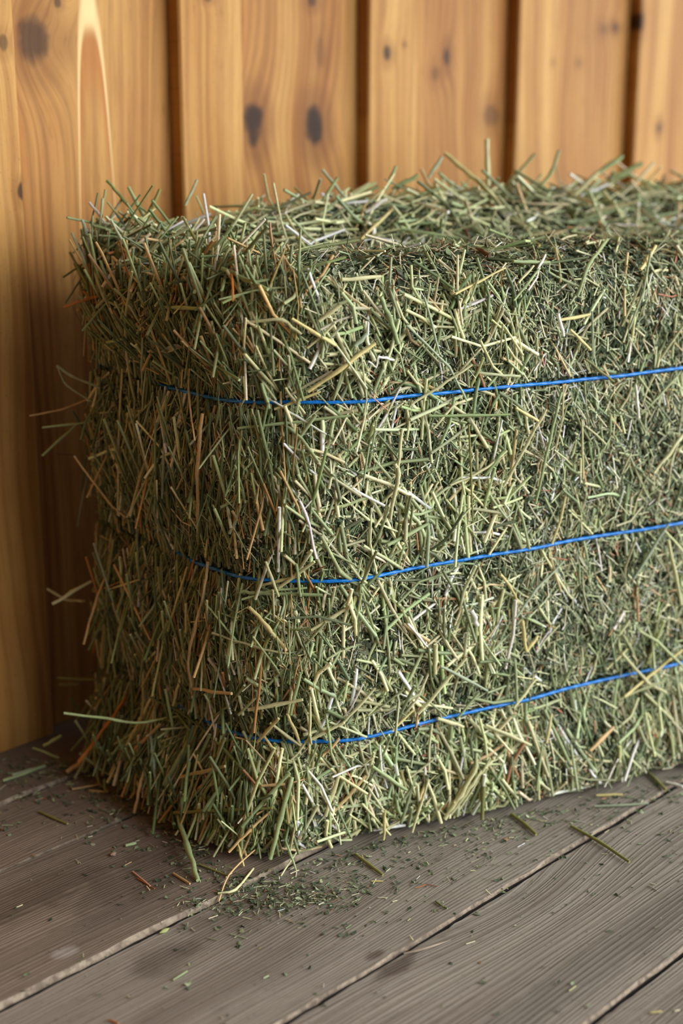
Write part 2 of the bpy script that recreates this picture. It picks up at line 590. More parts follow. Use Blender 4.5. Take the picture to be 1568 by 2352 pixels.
rings_ = []
zs = list(np.linspace(0.0, BH - 0.035, 70))
for z in zs:
    g = sum(np.exp(-((z - q_) / 0.022) ** 2) for q_ in STR_Z)
    off = 0.006 - g * (0.004 + 0.010 * w_end)
    off = off + w_end * (0.030 * math.exp(-((z / 0.075) ** 2)) + 0.006)
    off = off - 0.010 * math.exp(-(z / 0.012) ** 2)
    off = off + w_fr * sm(sl, 0.06, 0.42) * 0.036 * (1 - sm(z, 0.0, 0.105))      # the lowest hay sags out
    P = OUT + np.array([0, 0, z])
    off = off + lump(P, 45, 3) * 0.007 + lump(P, 120, 4) * 0.0035
    off = off * np.where(KIND >= 3, 0.4, 1.0)
    rings_.append(P + ON * off[:, None])
last = rings_[-1]
# rounded rim, then the top shrinking to a spine
spine_a = (P0 + P3) / 2 + DA * 0.13
spine_b = (P1 + P2) / 2 - DA * 0.13
sd = unit(spine_b - spine_a)
t_ = np.clip((OUT - spine_a) @ sd, 0, np.linalg.norm(spine_b - spine_a))
SP = spine_a + sd * t_[:, None]


def top_z(p):
    """height of the top: a ridge of looser hay along the back, a tuft over the near end"""
    depth = (p - O0) @ unit(np.array([-DA[1], DA[0], 0]))
    s = (p - O0) @ DA
    z = BH + 0.036 * sm(depth, 0.20, 0.30) * sm(s, -0.06, 0.26) + 0.016 * sm(depth, .22, .30) * sm(s, 0.05, -0.08)
    z = z - 0.012 * sm(depth, 0.10, 0.17) * sm(depth, 0.26, 0.19)
    return z + lump(p, 60, 9) * 0.006


for j, (zz, fr) in enumerate(((-0.024, 0.004), (-0.015, 0.011), (-0.008, 0.022), (-0.003, 0.038), (0.0, 0.065))):
    inn = unit(SP - OUT) * fr
    P = last + inn
    P[:, 2] = top_z(P) + zz
    rings_.append(P)
rim = rings_[-1]
for f in (0.15, 0.3, 0.45, 0.6, 0.75, 0.88, 1.0):
    P = rim * (1 - f) + np.stack([SP[:, 0], SP[:, 1], rim[:, 2]], -1) * f
    P[:, 2] = top_z(P)
    rings_.append(P)
RG = np.array(rings_)                                       # (rings, NP, 3)
NR = len(RG)
tri_q = []
for r in range(NR - 1):
    for i in range(NP):
        j = (i + 1) % NP
        tri_q.append((r * NP + i, r * NP + j, (r + 1) * NP + j, (r + 1) * NP + i))
SV = RG.reshape(-1, 3)
Q = np.array(tri_q)
bvh = BVHTree.FromPolygons([tuple(v) for v in SV], [tuple(q_) for q_ in tri_q])

HAY = Vector(((P0 + P1 + P2 + P3) / 4))
bale = link('hay_bale', None, label='large green hay bale bound with three blue twines beside the timber wall', category='hay bale')
bale.location = (HAY.x, HAY.y, 0)
bale.empty_display_size = 0.2
BO = np.array([HAY.x, HAY.y, 0.0])

# smoothed vertex normals for sampling
fn = np.cross(SV[Q[:, 2]] - SV[Q[:, 0]], SV[Q[:, 3]] - SV[Q[:, 1]])
area = np.linalg.norm(fn, axis=1) / 2
fnu = unit(fn)
vn = np.zeros_like(SV)
for c_ in range(4):
    np.add.at(vn, Q[:, c_], fn)
vn = unit(vn)
core_off = SV - vn * 0.014
core_off[:, 2] = np.maximum(core_off[:, 2], 0.002)
tc_ = np.full(len(Q), 4)
ck = np_mesh('hay_core', core_off - BO, np.concatenate([Q.ravel(), np.arange(NP)[::-1]]),
             np.concatenate([np.arange(len(Q)) * 4, [len(Q) * 4]]), np.concatenate([tc_, [NP]]), None, True)
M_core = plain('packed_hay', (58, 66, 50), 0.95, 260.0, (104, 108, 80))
link('hay_core', ck, M_core, bale)

# ------------------------------------------------------------------ hay bale: stems, chips and leaves
face_c = SV[Q].mean(1)
face_n = fnu
ring_of = np.arange(len(Q)) // NP
is_end = (face_n @ END_N > 0.55) & (ring_of < 71)
is_top = (face_n[:, 2] > 0.6)
is_front = (face_n @ FR_N > 0.5) & ~is_top & ~is_end
is_corner = ~is_top & (face_n @ END_N > 0.25) & (face_n @ FR_N > 0.25)
is_back = ~(is_end | is_top | is_front | is_corner)
s_of = (face_c - O0) @ DA
wgt = np.where(is_back, 0.08, 1.0) * np.where(s_of > 0.72, 0.45, 1.0)


def sample(n, mask_w, pat=0.0):
    w = area * wgt * mask_w * np.exp(patchy * pat)
    i = rng.choice(len(Q), n, p=w / w.sum())
    a, b = rng.random((n, 1)), rng.random((n, 1))
    q_ = Q[i]
    lerp = lambda X: (X[q_[:, 0]] * (1 - a) + X[q_[:, 1]] * a) * (1 - b) + (X[q_[:, 3]] * (1 - a) + X[q_[:, 2]] * a) * b
    return i, lerp(SV), unit(lerp(vn))


def palette(n, items):
    w = np.array([x[1] for x in items], float)
    k = rng.choice(len(items), n, p=w / w.sum())
    base = np.array([lin(x[0]) for x in items])[k]
    base = base * np.exp(rng.normal(0, 0.16, (n, 1))) * (1 + rng.normal(0, 0.05, (n, 3)))
    return np.clip(base, 0.004, 0.9)


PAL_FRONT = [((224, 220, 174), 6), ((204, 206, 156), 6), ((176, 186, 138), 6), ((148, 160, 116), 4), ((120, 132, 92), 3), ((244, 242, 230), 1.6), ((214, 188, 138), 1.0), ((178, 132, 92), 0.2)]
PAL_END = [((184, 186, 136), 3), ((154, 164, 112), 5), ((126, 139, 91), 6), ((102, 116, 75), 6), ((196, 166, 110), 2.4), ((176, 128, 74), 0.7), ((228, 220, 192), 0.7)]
PAL_CHIP = [((226, 222, 182), 6), ((204, 206, 162), 6), ((174, 182, 138), 6), ((140, 152, 114), 5), ((248, 246, 236), 1.5), ((212, 178, 132), 1.3), ((184, 122, 92), 0.7), ((106, 120, 90), 4)]
PAL_LEAF = [((86, 98, 74), 6), ((66, 79, 60), 5), ((106, 118, 89), 5), ((130, 140, 107), 3), ((154, 160, 124), 1.8), ((130, 100, 70), 0.4)]


def frame(n):
    """tangent directions: 'vertical-ish' and 'sideways' for each normal"""
    up = np.array([0, 0, 1.0])
    flat = np.abs(n[:, 2]) > 0.6
    v = np.where(flat[:, None], np.array([DA]), up[None])
    v = unit(v - n * np.sum(v * n, 1, keepdims=True))
    s = np.cross(v, n)
    return v, s


def near_twine(z):
    return np.min(np.abs(z[:, None] - np.array(STR_Z)[None]), 1)


M_straw = attr_mat('dry_stem', 0.5, 0.35)
M_leaf = attr_mat('dry_leaf', 0.75, 0.2)
LONG = []           # the longest stems, kept apart: (points, radius, colour)


patchy = np.clip(lump(face_c, 70, 21) * 2.2 + lump(face_c, 160, 22) * 1.3, -1.1, 1.1)      # leafy patches and stemmy patches


def make_stems(n, mask, len_rng, rad_rng, ang_sd, tilt_mu, tilt_sd, pal, depth, K=3, batch=None, M=5, flat=1.0, keep=None, bend=0.06, caps=True, lean=0.0, over_p=0.11, flip=True):
    i, p, nn = sample(n, mask, -0.55)
    v, s = frame(nn)
    bounds = np.array([0.0, *STR_Z, BH + 0.02])
    side = np.abs(nn[:, 2]) < 0.5
    over = rng.random(n) < np.where(is_corner[i], 0.34, np.where(is_end[i], over_p * 1.6, over_p))
    ang = rng.normal(0, 1, n) * ang_sd + lean
    uni = rng.random(n) < np.where(is_end[i], 0.07, 0.22)
    ang = np.where(uni, rng.uniform(-1.57, 1.57, n), ang)
    t = v * np.cos(ang)[:, None] + s * np.sin(ang)[:, None]
    if flip:
        t = t * np.where(rng.random(n) < 0.5, 1, -1)[:, None]
    tilt = np.abs(rng.normal(tilt_mu, tilt_sd, n))
    L = len_rng[0] + (len_rng[1] - len_rng[0]) * rng.random(n) ** 2.0
    r = rng.uniform(*rad_rng, n)
    d = rng.uniform(depth[0], depth[1], n)
    # most pieces lie between two twines and do not cross them
    cell = np.clip(np.searchsorted(bounds, p[:, 2]) - 1, 0, 3)
    lo, hi = bounds[cell], bounds[cell + 1]
    tz = np.abs(t[:, 2]) + 1e-6
    fit = side & ~over
    L = np.where(fit, np.minimum(L, (hi - lo - 0.010) / tz), L)
    hz = tz * L / 2
    z2 = np.clip(p[:, 2], np.where(cell > 0, lo + hz + 0.004, 0.004), np.where(cell < 3, hi - hz - 0.004, 9))
    mv = np.where(fit & (np.abs(z2 - p[:, 2]) > 1e-5))[0]
    for q_ in mv:
        h_ = bvh.find_nearest(Vector((p[q_, 0], p[q_, 1], z2[q_])))
        p[q_] = h_[0]
    ax = unit(t * np.cos(tilt)[:, None] + nn * np.sin(tilt)[:, None])
    cen = p + nn * (d + np.sin(tilt) * L * 0.38)[:, None]
    u = np.linspace(-.5, .5, K)
    bd = rng.normal(0, bend, (n, 1)) * L[:, None]
    prf = (0.25 - u ** 2)[None, :, None] * 4
    bdir = unit(np.cross(ax, nn) + nn * rng.normal(0, .25, (n, 1)))
    pts = cen[:, None] + ax[:, None] * (u[None, :, None] * L[:, None, None]) + bdir[:, None] * bd[:, :, None] * prf
    # follow the curve of the bale instead of standing off it
    pts[..., 2] = np.maximum(pts[..., 2], r[:, None] + 0.0015)
    c = palette(n, pal)
    if keep:
        k = np.argsort(-(L * np.where(s_of[i] < 0.5, 1, 0) * np.where(is_back[i], 0, 1)))[:keep]
        for q_ in k:
            LONG.append((pts[q_], r[q_], c[q_]))
        m = np.ones(n, bool); m[k] = False
        pts, r, c, nn = pts[m], r[m], c[m], nn[m]
    batch.tubes(pts - BO, r, c, M=M, flat=flat, caps=caps, up=nn)


F_ = lambda m: m.astype(float)
BS, BC, BLF = Batch(), Batch(), Batch()
# long folded stems of the near end, standing almost upright
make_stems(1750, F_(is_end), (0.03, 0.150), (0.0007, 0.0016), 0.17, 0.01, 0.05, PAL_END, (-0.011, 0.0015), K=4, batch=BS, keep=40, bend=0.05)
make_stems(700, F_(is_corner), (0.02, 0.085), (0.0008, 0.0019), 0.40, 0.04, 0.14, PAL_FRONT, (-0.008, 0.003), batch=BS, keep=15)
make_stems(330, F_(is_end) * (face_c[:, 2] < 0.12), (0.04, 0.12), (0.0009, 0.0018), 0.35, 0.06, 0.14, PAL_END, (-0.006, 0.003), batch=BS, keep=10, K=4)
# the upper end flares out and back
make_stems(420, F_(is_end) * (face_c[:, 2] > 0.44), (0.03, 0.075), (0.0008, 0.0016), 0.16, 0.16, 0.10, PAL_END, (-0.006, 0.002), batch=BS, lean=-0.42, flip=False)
# chopped stems of the long face
make_stems(2300, F_(is_front), (0.015, 0.070), (0.0007, 0.0016), 0.55, 0.02, 0.10, PAL_FRONT, (-0.006, 0.002), batch=BS, keep=45, lean=-0.25)
make_stems(650, F_(is_front) * (s_of < 0.26), (0.03, 0.075), (0.0010, 0.0020), 0.8, 0.03, 0.12, PAL_FRONT, (-0.003, 0.004), batch=BS, keep=15, lean=-0.3)
make_stems(420, F_(is_front) * (face_c[:, 2] < 0.10), (0.03, 0.07), (0.0010, 0.0020), 0.3, 0.04, 0.10, PAL_FRONT, (-0.003, 0.005), batch=BS, keep=10, lean=-0.15)
# stems lying and sticking up on the top
make_stems(950, F_(is_top), (0.02, 0.075), (0.0007, 0.0016), 0.9, 0.05, 0.14, PAL_FRONT + PAL_END, (-0.006, 0.002), batch=BS, keep=15)
make_stems(380, F_(is_top) * (s_of < 0.02), (0.03, 0.075), (0.0008, 0.0017), 0.7, 0.30, 0.30, PAL_END, (-0.006, 0.001), batch=BS, keep=5)
make_stems(1000, F_(is_top) * (((face_c - O0) @ np.array([-DA[1], DA[0], 0])) > 0.22), (0.03, 0.085), (0.0009, 0.0020), 0.8, 0.18, 0.25, PAL_FRONT, (-0.004, 0.004), batch=BS, keep=15)
make_stems(1200, F_(is_back), (0.03, 0.08), (0.0011, 0.0021), 0.7, 0.05, 0.2, PAL_END, (-0.006, 0.004), batch=BS)
# short chips and threads
chip = dict(K=2, batch=BC, M=4, flat=0.45, caps=False, bend=0, over_p=0.03)
make_stems(60000, F_(is_front) + F_(is_corner), (0.003, 0.022), (0.0003, 0.0010), 0.75, 0.0, 0.22, PAL_CHIP, (-0.007, 0.0018), lean=-0.2, **chip)
make_stems(7000, F_(is_front) + F_(is_corner), (0.012, 0.045), (0.0004, 0.0010), 0.5, 0.0, 0.12, PAL_CHIP, (-0.006, 0.002), K=3, batch=BC, M=4, flat=0.5, caps=False, bend=0.05, over_p=0.04, lean=-0.25)
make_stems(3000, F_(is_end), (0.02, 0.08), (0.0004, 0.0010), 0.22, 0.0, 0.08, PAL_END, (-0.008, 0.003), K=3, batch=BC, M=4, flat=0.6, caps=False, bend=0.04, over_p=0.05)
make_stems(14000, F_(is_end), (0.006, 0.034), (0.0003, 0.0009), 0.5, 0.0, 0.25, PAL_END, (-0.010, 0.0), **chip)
make_stems(19000, F_(is_top), (0.005, 0.028), (0.0003, 0.0010), 1.2, 0.0, 0.30, PAL_CHIP, (-0.007, 0.002), **chip)
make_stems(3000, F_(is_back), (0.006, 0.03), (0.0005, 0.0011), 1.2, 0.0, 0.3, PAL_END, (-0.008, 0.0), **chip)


def make_leaves(n, mask, depth, size=(0.003, 0.011)):
    i, p, nn = sample(n, mask, 0.45)
    v, s = frame(nn)
    a = rng.normal(0, 1.0, n)
    ax = v * np.cos(a)[:, None] + s * np.sin(a)[:, None]
    ax = unit(ax + nn * rng.normal(0, .35, (n, 1)))
    nn2 = unit(nn + rng.normal(0, .45, (n, 3)))
    L = size[0] + (size[1] - size[0]) * rng.random(n) ** 1.6
    d = rng.uniform(*depth, n)
    tw = (np.abs(nn[:, 2]) < .5) & (near_twine(p[:, 2]) < 0.008)
    d = np.where(tw, np.minimum(d, -0.005), d)
    c = p + nn * d[:, None]
    c[:, 2] = np.maximum(c[:, 2], 0.003)
    BLF.leaves(c - BO, ax, nn2, L, L * rng.uniform(.3, .6, n), palette(n, PAL_LEAF))


groove = np.exp(-(np.min(np.abs(face_c[:, 2][:, None] - np.array(STR_Z)[None]), 1) / 0.03) ** 2)
make_leaves(70000, F_(is_front) + F_(is_corner), (-0.008, 0.0012))
make_leaves(26000, (F_(is_end) + F_(is_corner)) * (0.5 + 2.2 * groove), (-0.010, 0.0015), (0.004, 0.014))
make_leaves(32000, F_(is_top), (-0.008, 0.0022), (0.003, 0.012))
make_leaves(3000, F_(is_back), (-0.008, 0.0))

link('stem_mass', BS.mesh('stem_mass', True), M_straw, bale, kind='stuff')
link('chip_mass', BC.mesh('chip_mass'), M_straw, bale, kind='stuff')
link('leaf_mass', BLF.mesh('leaf_mass'), M_leaf, bale, kind='stuff')


# ------------------------------------------------------------------ hay bale: single stems that can be picked out
def one_stem(pts, r, c, M=7, flat=1.0, node=None, rads=None):
    """one stem with softened bends, small nodes and cut ends"""
    pts = np.asarray(pts, float)
    d = [pts[0]]
    for a, b in zip(pts[:-1], pts[1:]):
        for t in (0.25, 0.5, 0.75, 1.0):
            d.append(a + (b - a) * t)
    d = np.array(d)
    for _ in range(1):
        d[1:-1] = d[1:-1] * .5 + (d[:-2] + d[2:]) * .25
    d[1:-1] += rng.normal(0, r * 0.22, d[1:-1].shape)
    rr = np.full(len(d), r) * (1 + rng.normal(0, .05, len(d)))
    kn = len(d) // 2
    rr[kn] *= 1.28
    rr[-1] *= 0.9
    b = Batch()
    b.tubes((d - BO)[None], rr[None], np.asarray(c)[None], M=M, flat=flat)
    return b.mesh('stem', True)


COLS = {'p': (206, 202, 152), 'y': (214, 198, 134), 'g': (158, 174, 122), 'd': (116, 132, 82), 'o': (134, 132, 72), 't': (204, 170, 118),
        'w': (238, 234, 220), 'r': (186, 112, 44), 'k': (96, 62, 44), 'a': (160, 172, 142), 'i': (206, 150, 128)}


def surf(x, y, lift, ref=None):
    d = ray(x, y)
    hit = bvh.ray_cast(Vector(CAM), Vector(d / np.linalg.norm(d)))
    if hit[0] is not None:
        n = np.array(hit[1])
        if n @ d > 0:
            n = -n
        p = np.array(hit[0])
        k = lift / max(-(n @ unit(d)), 0.35)
        return p - unit(d) * k, True
    if ref is None:
        return None, False
    return CAM + d * (((ref - CAM) @ CF) / (d @ CF)), False


TRACED = [
    # near end, left side
    ((145, 706, 200, 687, 245, 674), 6, 'r'), ((372, 705, 468, 709), 9, 'g'), ((327, 777, 325, 900), 5, 'a'), ((330, 840, 365, 860), 4, 't'),
    ((562, 742, 650, 731, 692, 768), 8, 'p'), ((670, 732, 770, 794), 8, 'y'), ((510, 617, 615, 665), 9, 'g'), ((435, 847, 432, 900, 447, 1012), 5, 't'),
    ((465, 950, 452, 1080, 457, 1215), 9, 't'), ((545, 984, 650, 972, 805, 955), 7, 'g'), ((612, 912, 685, 958, 750, 998), 5, 'w'),
    ((130, 840, 160, 862, 230, 892), 6, 'a'), ((132, 842, 150, 885, 215, 925), 4, 'a'), ((68, 955, 145, 941, 212, 912), 4, 't'), ((97, 982, 215, 967), 5, 'g'),
    ((97, 1047, 178, 972), 6, 'g'), ((170, 1047, 250, 1155, 288, 1188), 5, 't'), ((125, 1041, 168, 1046), 2, 'k'), ((357, 970, 355, 1175), 6, 'g'),
    ((377, 1000, 372, 1145), 6, 'a'), ((295, 1065, 330, 980, 352, 900), 6, 'g'), ((205, 1080, 190, 1140, 178, 1210), 4, 'a'), ((240, 900, 200, 960, 185, 1010), 5, 'd'),
    ((215, 1247, 250, 1355, 302, 1500), 5, 'a'), ((312, 1190, 320, 1331), 4, 'a'), ((320, 1331, 248, 1355), 4, 'p'), ((262, 1297, 345, 1470), 6, 't'),
    ((192, 1480, 220, 1380, 240, 1330), 6, 't'), ((120, 1387, 210, 1335), 8, 'p'), ((108, 1352, 150, 1378, 195, 1380), 6, 'p'),
    ((477, 1290, 467, 1365, 445, 1450, 429, 1520, 442, 1600), 7, 't'), ((442, 1600, 445, 1618, 432, 1640), 5, 'w'), ((430, 1302, 410, 1365, 385, 1450), 5, 'y'),
    ((472, 1387, 505, 1425, 540, 1470), 5, 'g'), ((487, 1454, 585, 1487, 660, 1501), 6, 'p'), ((572, 1395, 615, 1440, 657, 1495), 10, 'y'),
    ((552, 1360, 595, 1362, 740, 1367), 9, 'g'), ((555, 1377, 625, 1355, 705, 1350), 6, 'g'), ((715, 1447, 805, 1392), 8, 'p'), ((445, 1582, 532, 1593), 8, 't'),
    ((147, 1638, 230, 1648, 308, 1662, 412, 1645), 7, 'g'), ((297, 1735, 367, 1663), 8, 't'), ((377, 1803, 410, 1745, 442, 1690), 12, 'g'),
    ((415, 1785, 517, 1760), 8, 'y'), ((570, 1630, 695, 1607), 9, 'p'), ((667, 1642, 690, 1545), 8, 'g'), ((710, 1730, 712, 1595), 6, 'p'),
    ((465, 1675, 520, 1728, 570, 1780), 7, 'd'), ((605, 1690, 645, 1750), 7, 'y'), ((75, 1718, 135, 1740), 6, 'o'), ((132, 1557, 230, 1562), 6, 'o'), ((134, 1572, 180, 1571), 6, 'o'),
    ((308, 1867, 320, 1805, 336, 1755), 8, 't'), ((400, 1867, 500, 1862, 625, 1856), 9, 'o'), ((525, 1957, 575, 1905, 617, 1867), 7, 't'),
    ((555, 1900, 665, 1775), 9, 'g'), ((620, 1980, 645, 1880, 670, 1785), 12, 'g'), ((240, 1790, 243, 1830, 248, 1867), 8, 'o'), ((155, 1790, 200, 1740), 11, 't'),
    ((600, 1805, 655, 1801), 7, 't'), ((747, 1875, 784, 1760), 9, 'p'), ((215, 1680, 218, 1740, 228, 1800), 8, 'o'), ((100, 1712, 140, 1690), 8, 'o'),
    ((180, 1750, 250, 1660, 290, 1600), 8, 'r'), ((230, 1420, 215, 1500), 7, 'r'), ((345, 1690, 352, 1760, 360, 1820), 7, 'a'),
    # long face
    ((707, 899, 780, 850, 862, 788), 10, 'y'), ((732, 738, 782, 700), 10, 'p'), ((711, 759, 772, 794), 9, 'y'), ((799, 842, 849, 878), 12, 'p'),
    ((845, 830, 864, 845, 868, 819), 5, 'w'), ((868, 819, 905, 827), 6, 'w'), ((849, 907, 891, 943), 3, 'i'), ((814, 796, 843, 765), 10, 'a'), ((874, 682, 896, 730, 914, 790), 12, 'g'),
    ((934, 747, 1034, 845, 1071, 920), 6, 'a'), ((944, 930, 1010, 887, 1084, 837), 7, 'p'), ((784, 642, 874, 635), 10, 'p'), ((974, 682, 1009, 812), 6, 'a'),
    ((1281, 720, 1294, 772), 8, 'w'), ((1286, 735, 1354, 722), 8, 'y'), ((1309, 757, 1356, 804), 7, 'y'), ((1359, 715, 1361, 825), 5, 'a'),
    ((1344, 825, 1409, 877), 6, 'o'), ((1289, 900, 1262, 1010, 1229, 1157), 7, 'g'), ((1254, 940, 1210, 1020, 1156, 1117), 7, 'p'), ((1076, 975, 1086, 1200), 5, 'o'),
    ((1034, 1115, 1105, 1085, 1164, 1035), 6, 'p'), ((1114, 1092, 1156, 1035), 9, 'd'), ((984, 955, 1171, 952), 7, 'd'), ((994, 985, 1049, 922), 6, 'p'), ((1184, 937, 1236, 967), 7, 'y'),
    ((1336, 965, 1339, 1100), 5, 'p'), ((1459, 885, 1466, 960), 7, 'w'), ((1501, 1087, 1568, 997), 8, 'p'), ((906, 1065, 916, 1080, 896, 1192), 10, 'p'), ((924, 985, 914, 1072), 8, 'p'),
    ((889, 1252, 984, 1202), 9, 'g'), ((1148, 1320, 1170, 1345, 1190, 1385), 7, 'y'), ((1184, 1420, 1230, 1355, 1295, 1288), 6, 'a'), ((1454, 1330, 1534, 1205), 7, 'a'), ((1534, 1240, 1564, 1390), 8, 'p'),
    ((1081, 1402, 1096, 1437), 13, 'w'), ((936, 1432, 989, 1495), 6, 'w'), ((1001, 1480, 999, 1548), 12, 'p'), ((1199, 1425, 1209, 1497), 9, 'y'), ((1209, 1497, 1234, 1460), 8, 'y'),
    ((1011, 1530, 1119, 1587), 7, 'a'), ((959, 1640, 1071, 1510), 8, 'p'), ((1114, 1665, 1219, 1712), 8, 'p'), ((1004, 1650, 1064, 1670), 9, 'p'), ((1254, 1707, 1266, 1640), 7, 'y'),
    ((1354, 1725, 1409, 1670), 10, 't'), ((1434, 1600, 1500, 1545, 1568, 1492), 7, 'y'), ((784, 1665, 861, 1580), 7, 'p'), ((1427, 1500, 1487, 1570, 1530, 1592), 8, 'p'),
    ((1021, 1882, 1060, 1825, 1094, 1760), 10, 'p'), ((1028, 1868, 1070, 1800, 1088, 1765), 8, 'y'), ((1035, 1870, 1080, 1810, 1106, 1770), 8, 'p'), ((1042, 1845, 1075, 1790), 8, 'y'),
    ((1111, 1760, 1106, 1900), 10, 'o'), ((946, 1920, 984, 1790), 6, 'p'), ((854, 1760, 934, 1815), 9, 'g'), ((790, 1960, 880, 1908), 7, 'p'), ((786, 1945, 828, 1905), 7, 'p'), ((880, 1930, 884, 1860), 7, 'y'),
    ((1240, 615, 1180, 690), 6, 'g'), ((1394, 550, 1350, 610, 1325, 680), 8, 'g'), ((1505, 565, 1470, 620), 8, 'y'), ((1190, 650, 1225, 610), 6, 'p'), ((1235, 618, 1252, 585), 6, 'w'), ((1045, 675, 1160, 615), 6, 'y'),
    # over the twines
    ((600, 880, 625, 960), 7, 'g'), ((655, 890, 700, 950), 7, 'p'), ((690, 875, 680, 955), 6, 'g'), ((630, 940, 735, 900), 7, 'y'),
    ((610, 1290, 640, 1370), 7, 'p'), ((640, 1350, 722, 1290), 8, 'p'), ((680, 1295, 690, 1370), 7, 'g'), ((600, 1345, 690, 1322), 7, 'y'),
    ((590, 1705, 640, 1650), 8, 'y'), ((620, 1660, 700, 1720), 7, 'p'), ((700, 1705, 790, 1660), 8, 'p'), ((750, 1650, 760, 1730), 7, 'g'), ((660, 1640, 690, 1715), 7, 'y'),
    ((1180, 1625, 1230, 1560), 7, 'p'), ((1290, 1575, 1320, 1520), 6, 'g'), ((1395, 1535, 1440, 1490), 7, 'p'), ((1050, 1650, 1100, 1590), 6, 'g'), ((900, 1680, 950, 1630), 6, 'y'),
    # top
    ((1021, 352, 1080, 402, 1139, 457), 11, 'y'), ((1118, 320, 1119, 438), 11, 'p'), ((1186, 407, 1245, 460), 9, 'a'), ((1284, 345, 1268, 395, 1234, 438), 8, 'g'), ((1429, 357, 1374, 397), 11, 'g'),
    ((1474, 375, 1389, 417), 11, 'g'), ((1374, 395, 1314, 452), 10, 'p'), ((909, 382, 886, 437), 8, 'g'), ((959, 402, 900, 434), 9, 'g'), ((1014, 360, 984, 408), 8, 'a'), ((784, 462, 849, 420), 9, 'p'),
    ((800, 465, 868, 428), 8, 'g'), ((904, 477, 829, 550), 7, 'y'), ((889, 457, 839, 487), 9, 'w'), ((919, 525, 1054, 547), 7, 'g'), ((245, 415, 285, 460, 330, 525), 7, 'd'), ((205, 465, 240, 510), 6, 'w'),
    ((367, 435, 335, 500), 8, 'o'), ((452, 413, 425, 472), 6, 'a'), ((295, 430, 335, 505), 8, 'g'), ((165, 535, 190, 590, 212, 640), 6, 'a'), ((188, 505, 205, 560, 212, 600), 8, 'a'), ((725, 540, 630, 553), 9, 'p'),
    ((620, 510, 628, 595), 4, 'i'), ((420, 498, 465, 580), 7, 'o'), ((470, 563, 560, 566), 9, 'g'), ((740, 390, 792, 455), 7, 'a'), ((775, 408, 735, 470), 7, 'g'), ((1095, 410, 1150, 470), 6, 'p'),
    ((205, 605, 214, 690, 222, 760), 4, 'r'), ((212, 610, 240, 690), 7, 'a'), ((230, 600, 262, 680), 7, 'g'), ((258, 590, 320, 650), 7, 't'), ((270, 560, 345, 625), 7, 't'), ((255, 505, 300, 590), 6, 'a'),
    ((530, 595, 535, 690), 5, 'r'), ((1560, 440, 1556, 520), 6, 't'), ((1345, 560, 1388, 552), 6, 'p'), ((1178, 600, 1262, 602), 8, 'g'),
]
n_single = 0
for pxs, w, ck_ in TRACED:
    px = [(pxs[k], pxs[k + 1]) for k in range(0, len(pxs), 2)]
    lift = 0.0085
    # walk along the stem, see how far the hay lies behind each point, and rest the stem on the highest of it
    cum = np.concatenate([[0], np.cumsum([math.dist(a_, b_) for a_, b_ in zip(px[:-1], px[1:])])])
    ns = max(5, int(cum[-1] / 18))
    uu = np.linspace(0, cum[-1], ns)
    sx, sy = np.interp(uu, cum, [q_[0] for q_ in px]), np.interp(uu, cum, [q_[1] for q_ in px])
    dh, uh = [], []
    for x, y, u_ in zip(sx, sy, uu):
        p_, ok = surf(x, y, lift)
        if ok:
            dh.append((p_ - CAM) @ CF); uh.append(u_)
    dh, uh = np.array(dh), np.array(uh)
    if len(dh) >= 3 and uh.max() - uh.min() > 0.3 * cum[-1]:
        full = uh.max() - uh.min() > 0.85 * cum[-1]
        deg = 2 if (full and len(px) > 2) else 1
        cf = np.polyfit(uh, dh, deg)
        if not full or abs(np.polyval(cf, cum[-1]) - np.polyval(cf, 0)) > 0.14:
            cf = np.polyfit(uh, dh, 0)
        sh = np.percentile(np.polyval(cf, uh) - dh, 92)
        dd = np.polyval(cf, cum) - sh
    elif len(dh):
        dd = np.full(len(px), dh.mean())
    else:
        best = None
        for rad in range(10, 300, 10):                      # nothing behind it: hang it at the nearest part of the bale
            for an in np.linspace(0, 6.283, 16, endpoint=False):
                h = surf(px[-1][0] + rad * math.cos(an), px[-1][1] + rad * math.sin(an), 0.0)
                if h[1]:
                    best = (h[0] - CAM) @ CF
                    break
            if best is not None:
                break
        dd = np.full(len(px), best if best is not None else 1.35)
    pts = [CAM + ray(x, y) * d_ for (x, y), d_ in zip(px, dd)]
    pts = [np.array([p[0], p[1], max(p[2], 0.003)]) for p in pts]
    dep = float((pts[0] - CAM) @ CF)
    r = w * dep / FPX / 2 * 0.95
    c = np.clip(lin(COLS[ck_]) * np.exp(rng.normal(0, .08)), 0, .9)
    if ck_ == 'k':
        r *= 1.0
    o = link('stem', one_stem(pts, r, c), M_straw, bale)
    n_single += 1

for pts, r, c in LONG[:300 - n_single - 8]:
    link('stem', one_stem(pts, r, c, M=6), M_straw, bale)
    n_single += 1

# stems that lean from the bale down to the floor
for pxs, w, ck_ in (((410, 1875, 432, 1945, 455, 2022), 12, 'g'), ((585, 1952, 522, 2010, 502, 2070), 4, 't'), ((682, 1955, 645, 2012), 4, 'p'), ((655, 1930, 680, 2000), 5, 'g'), ((545, 1935, 560, 1990), 5, 'y')):
    px = [(pxs[k], pxs[k + 1]) for k in range(0, len(pxs), 2)]
    a_ = surf(*px[0], 0.008, ground(*px[-1]))[0]
    e_ = ground(*px[-1], floor_top(ground(*px[-1])) + 0.002)
    d0, d1 = (a_ - CAM) @ CF, (e_ - CAM) @ CF
    pts = [CAM + ray(x, y) * (d0 + (d1 - d0) * j_ / (len(px) - 1)) for j_, (x, y) in enumerate(px)]
    link('stem', one_stem(pts, w * d1 / FPX / 2, lin(COLS[ck_])), M_straw, bale)

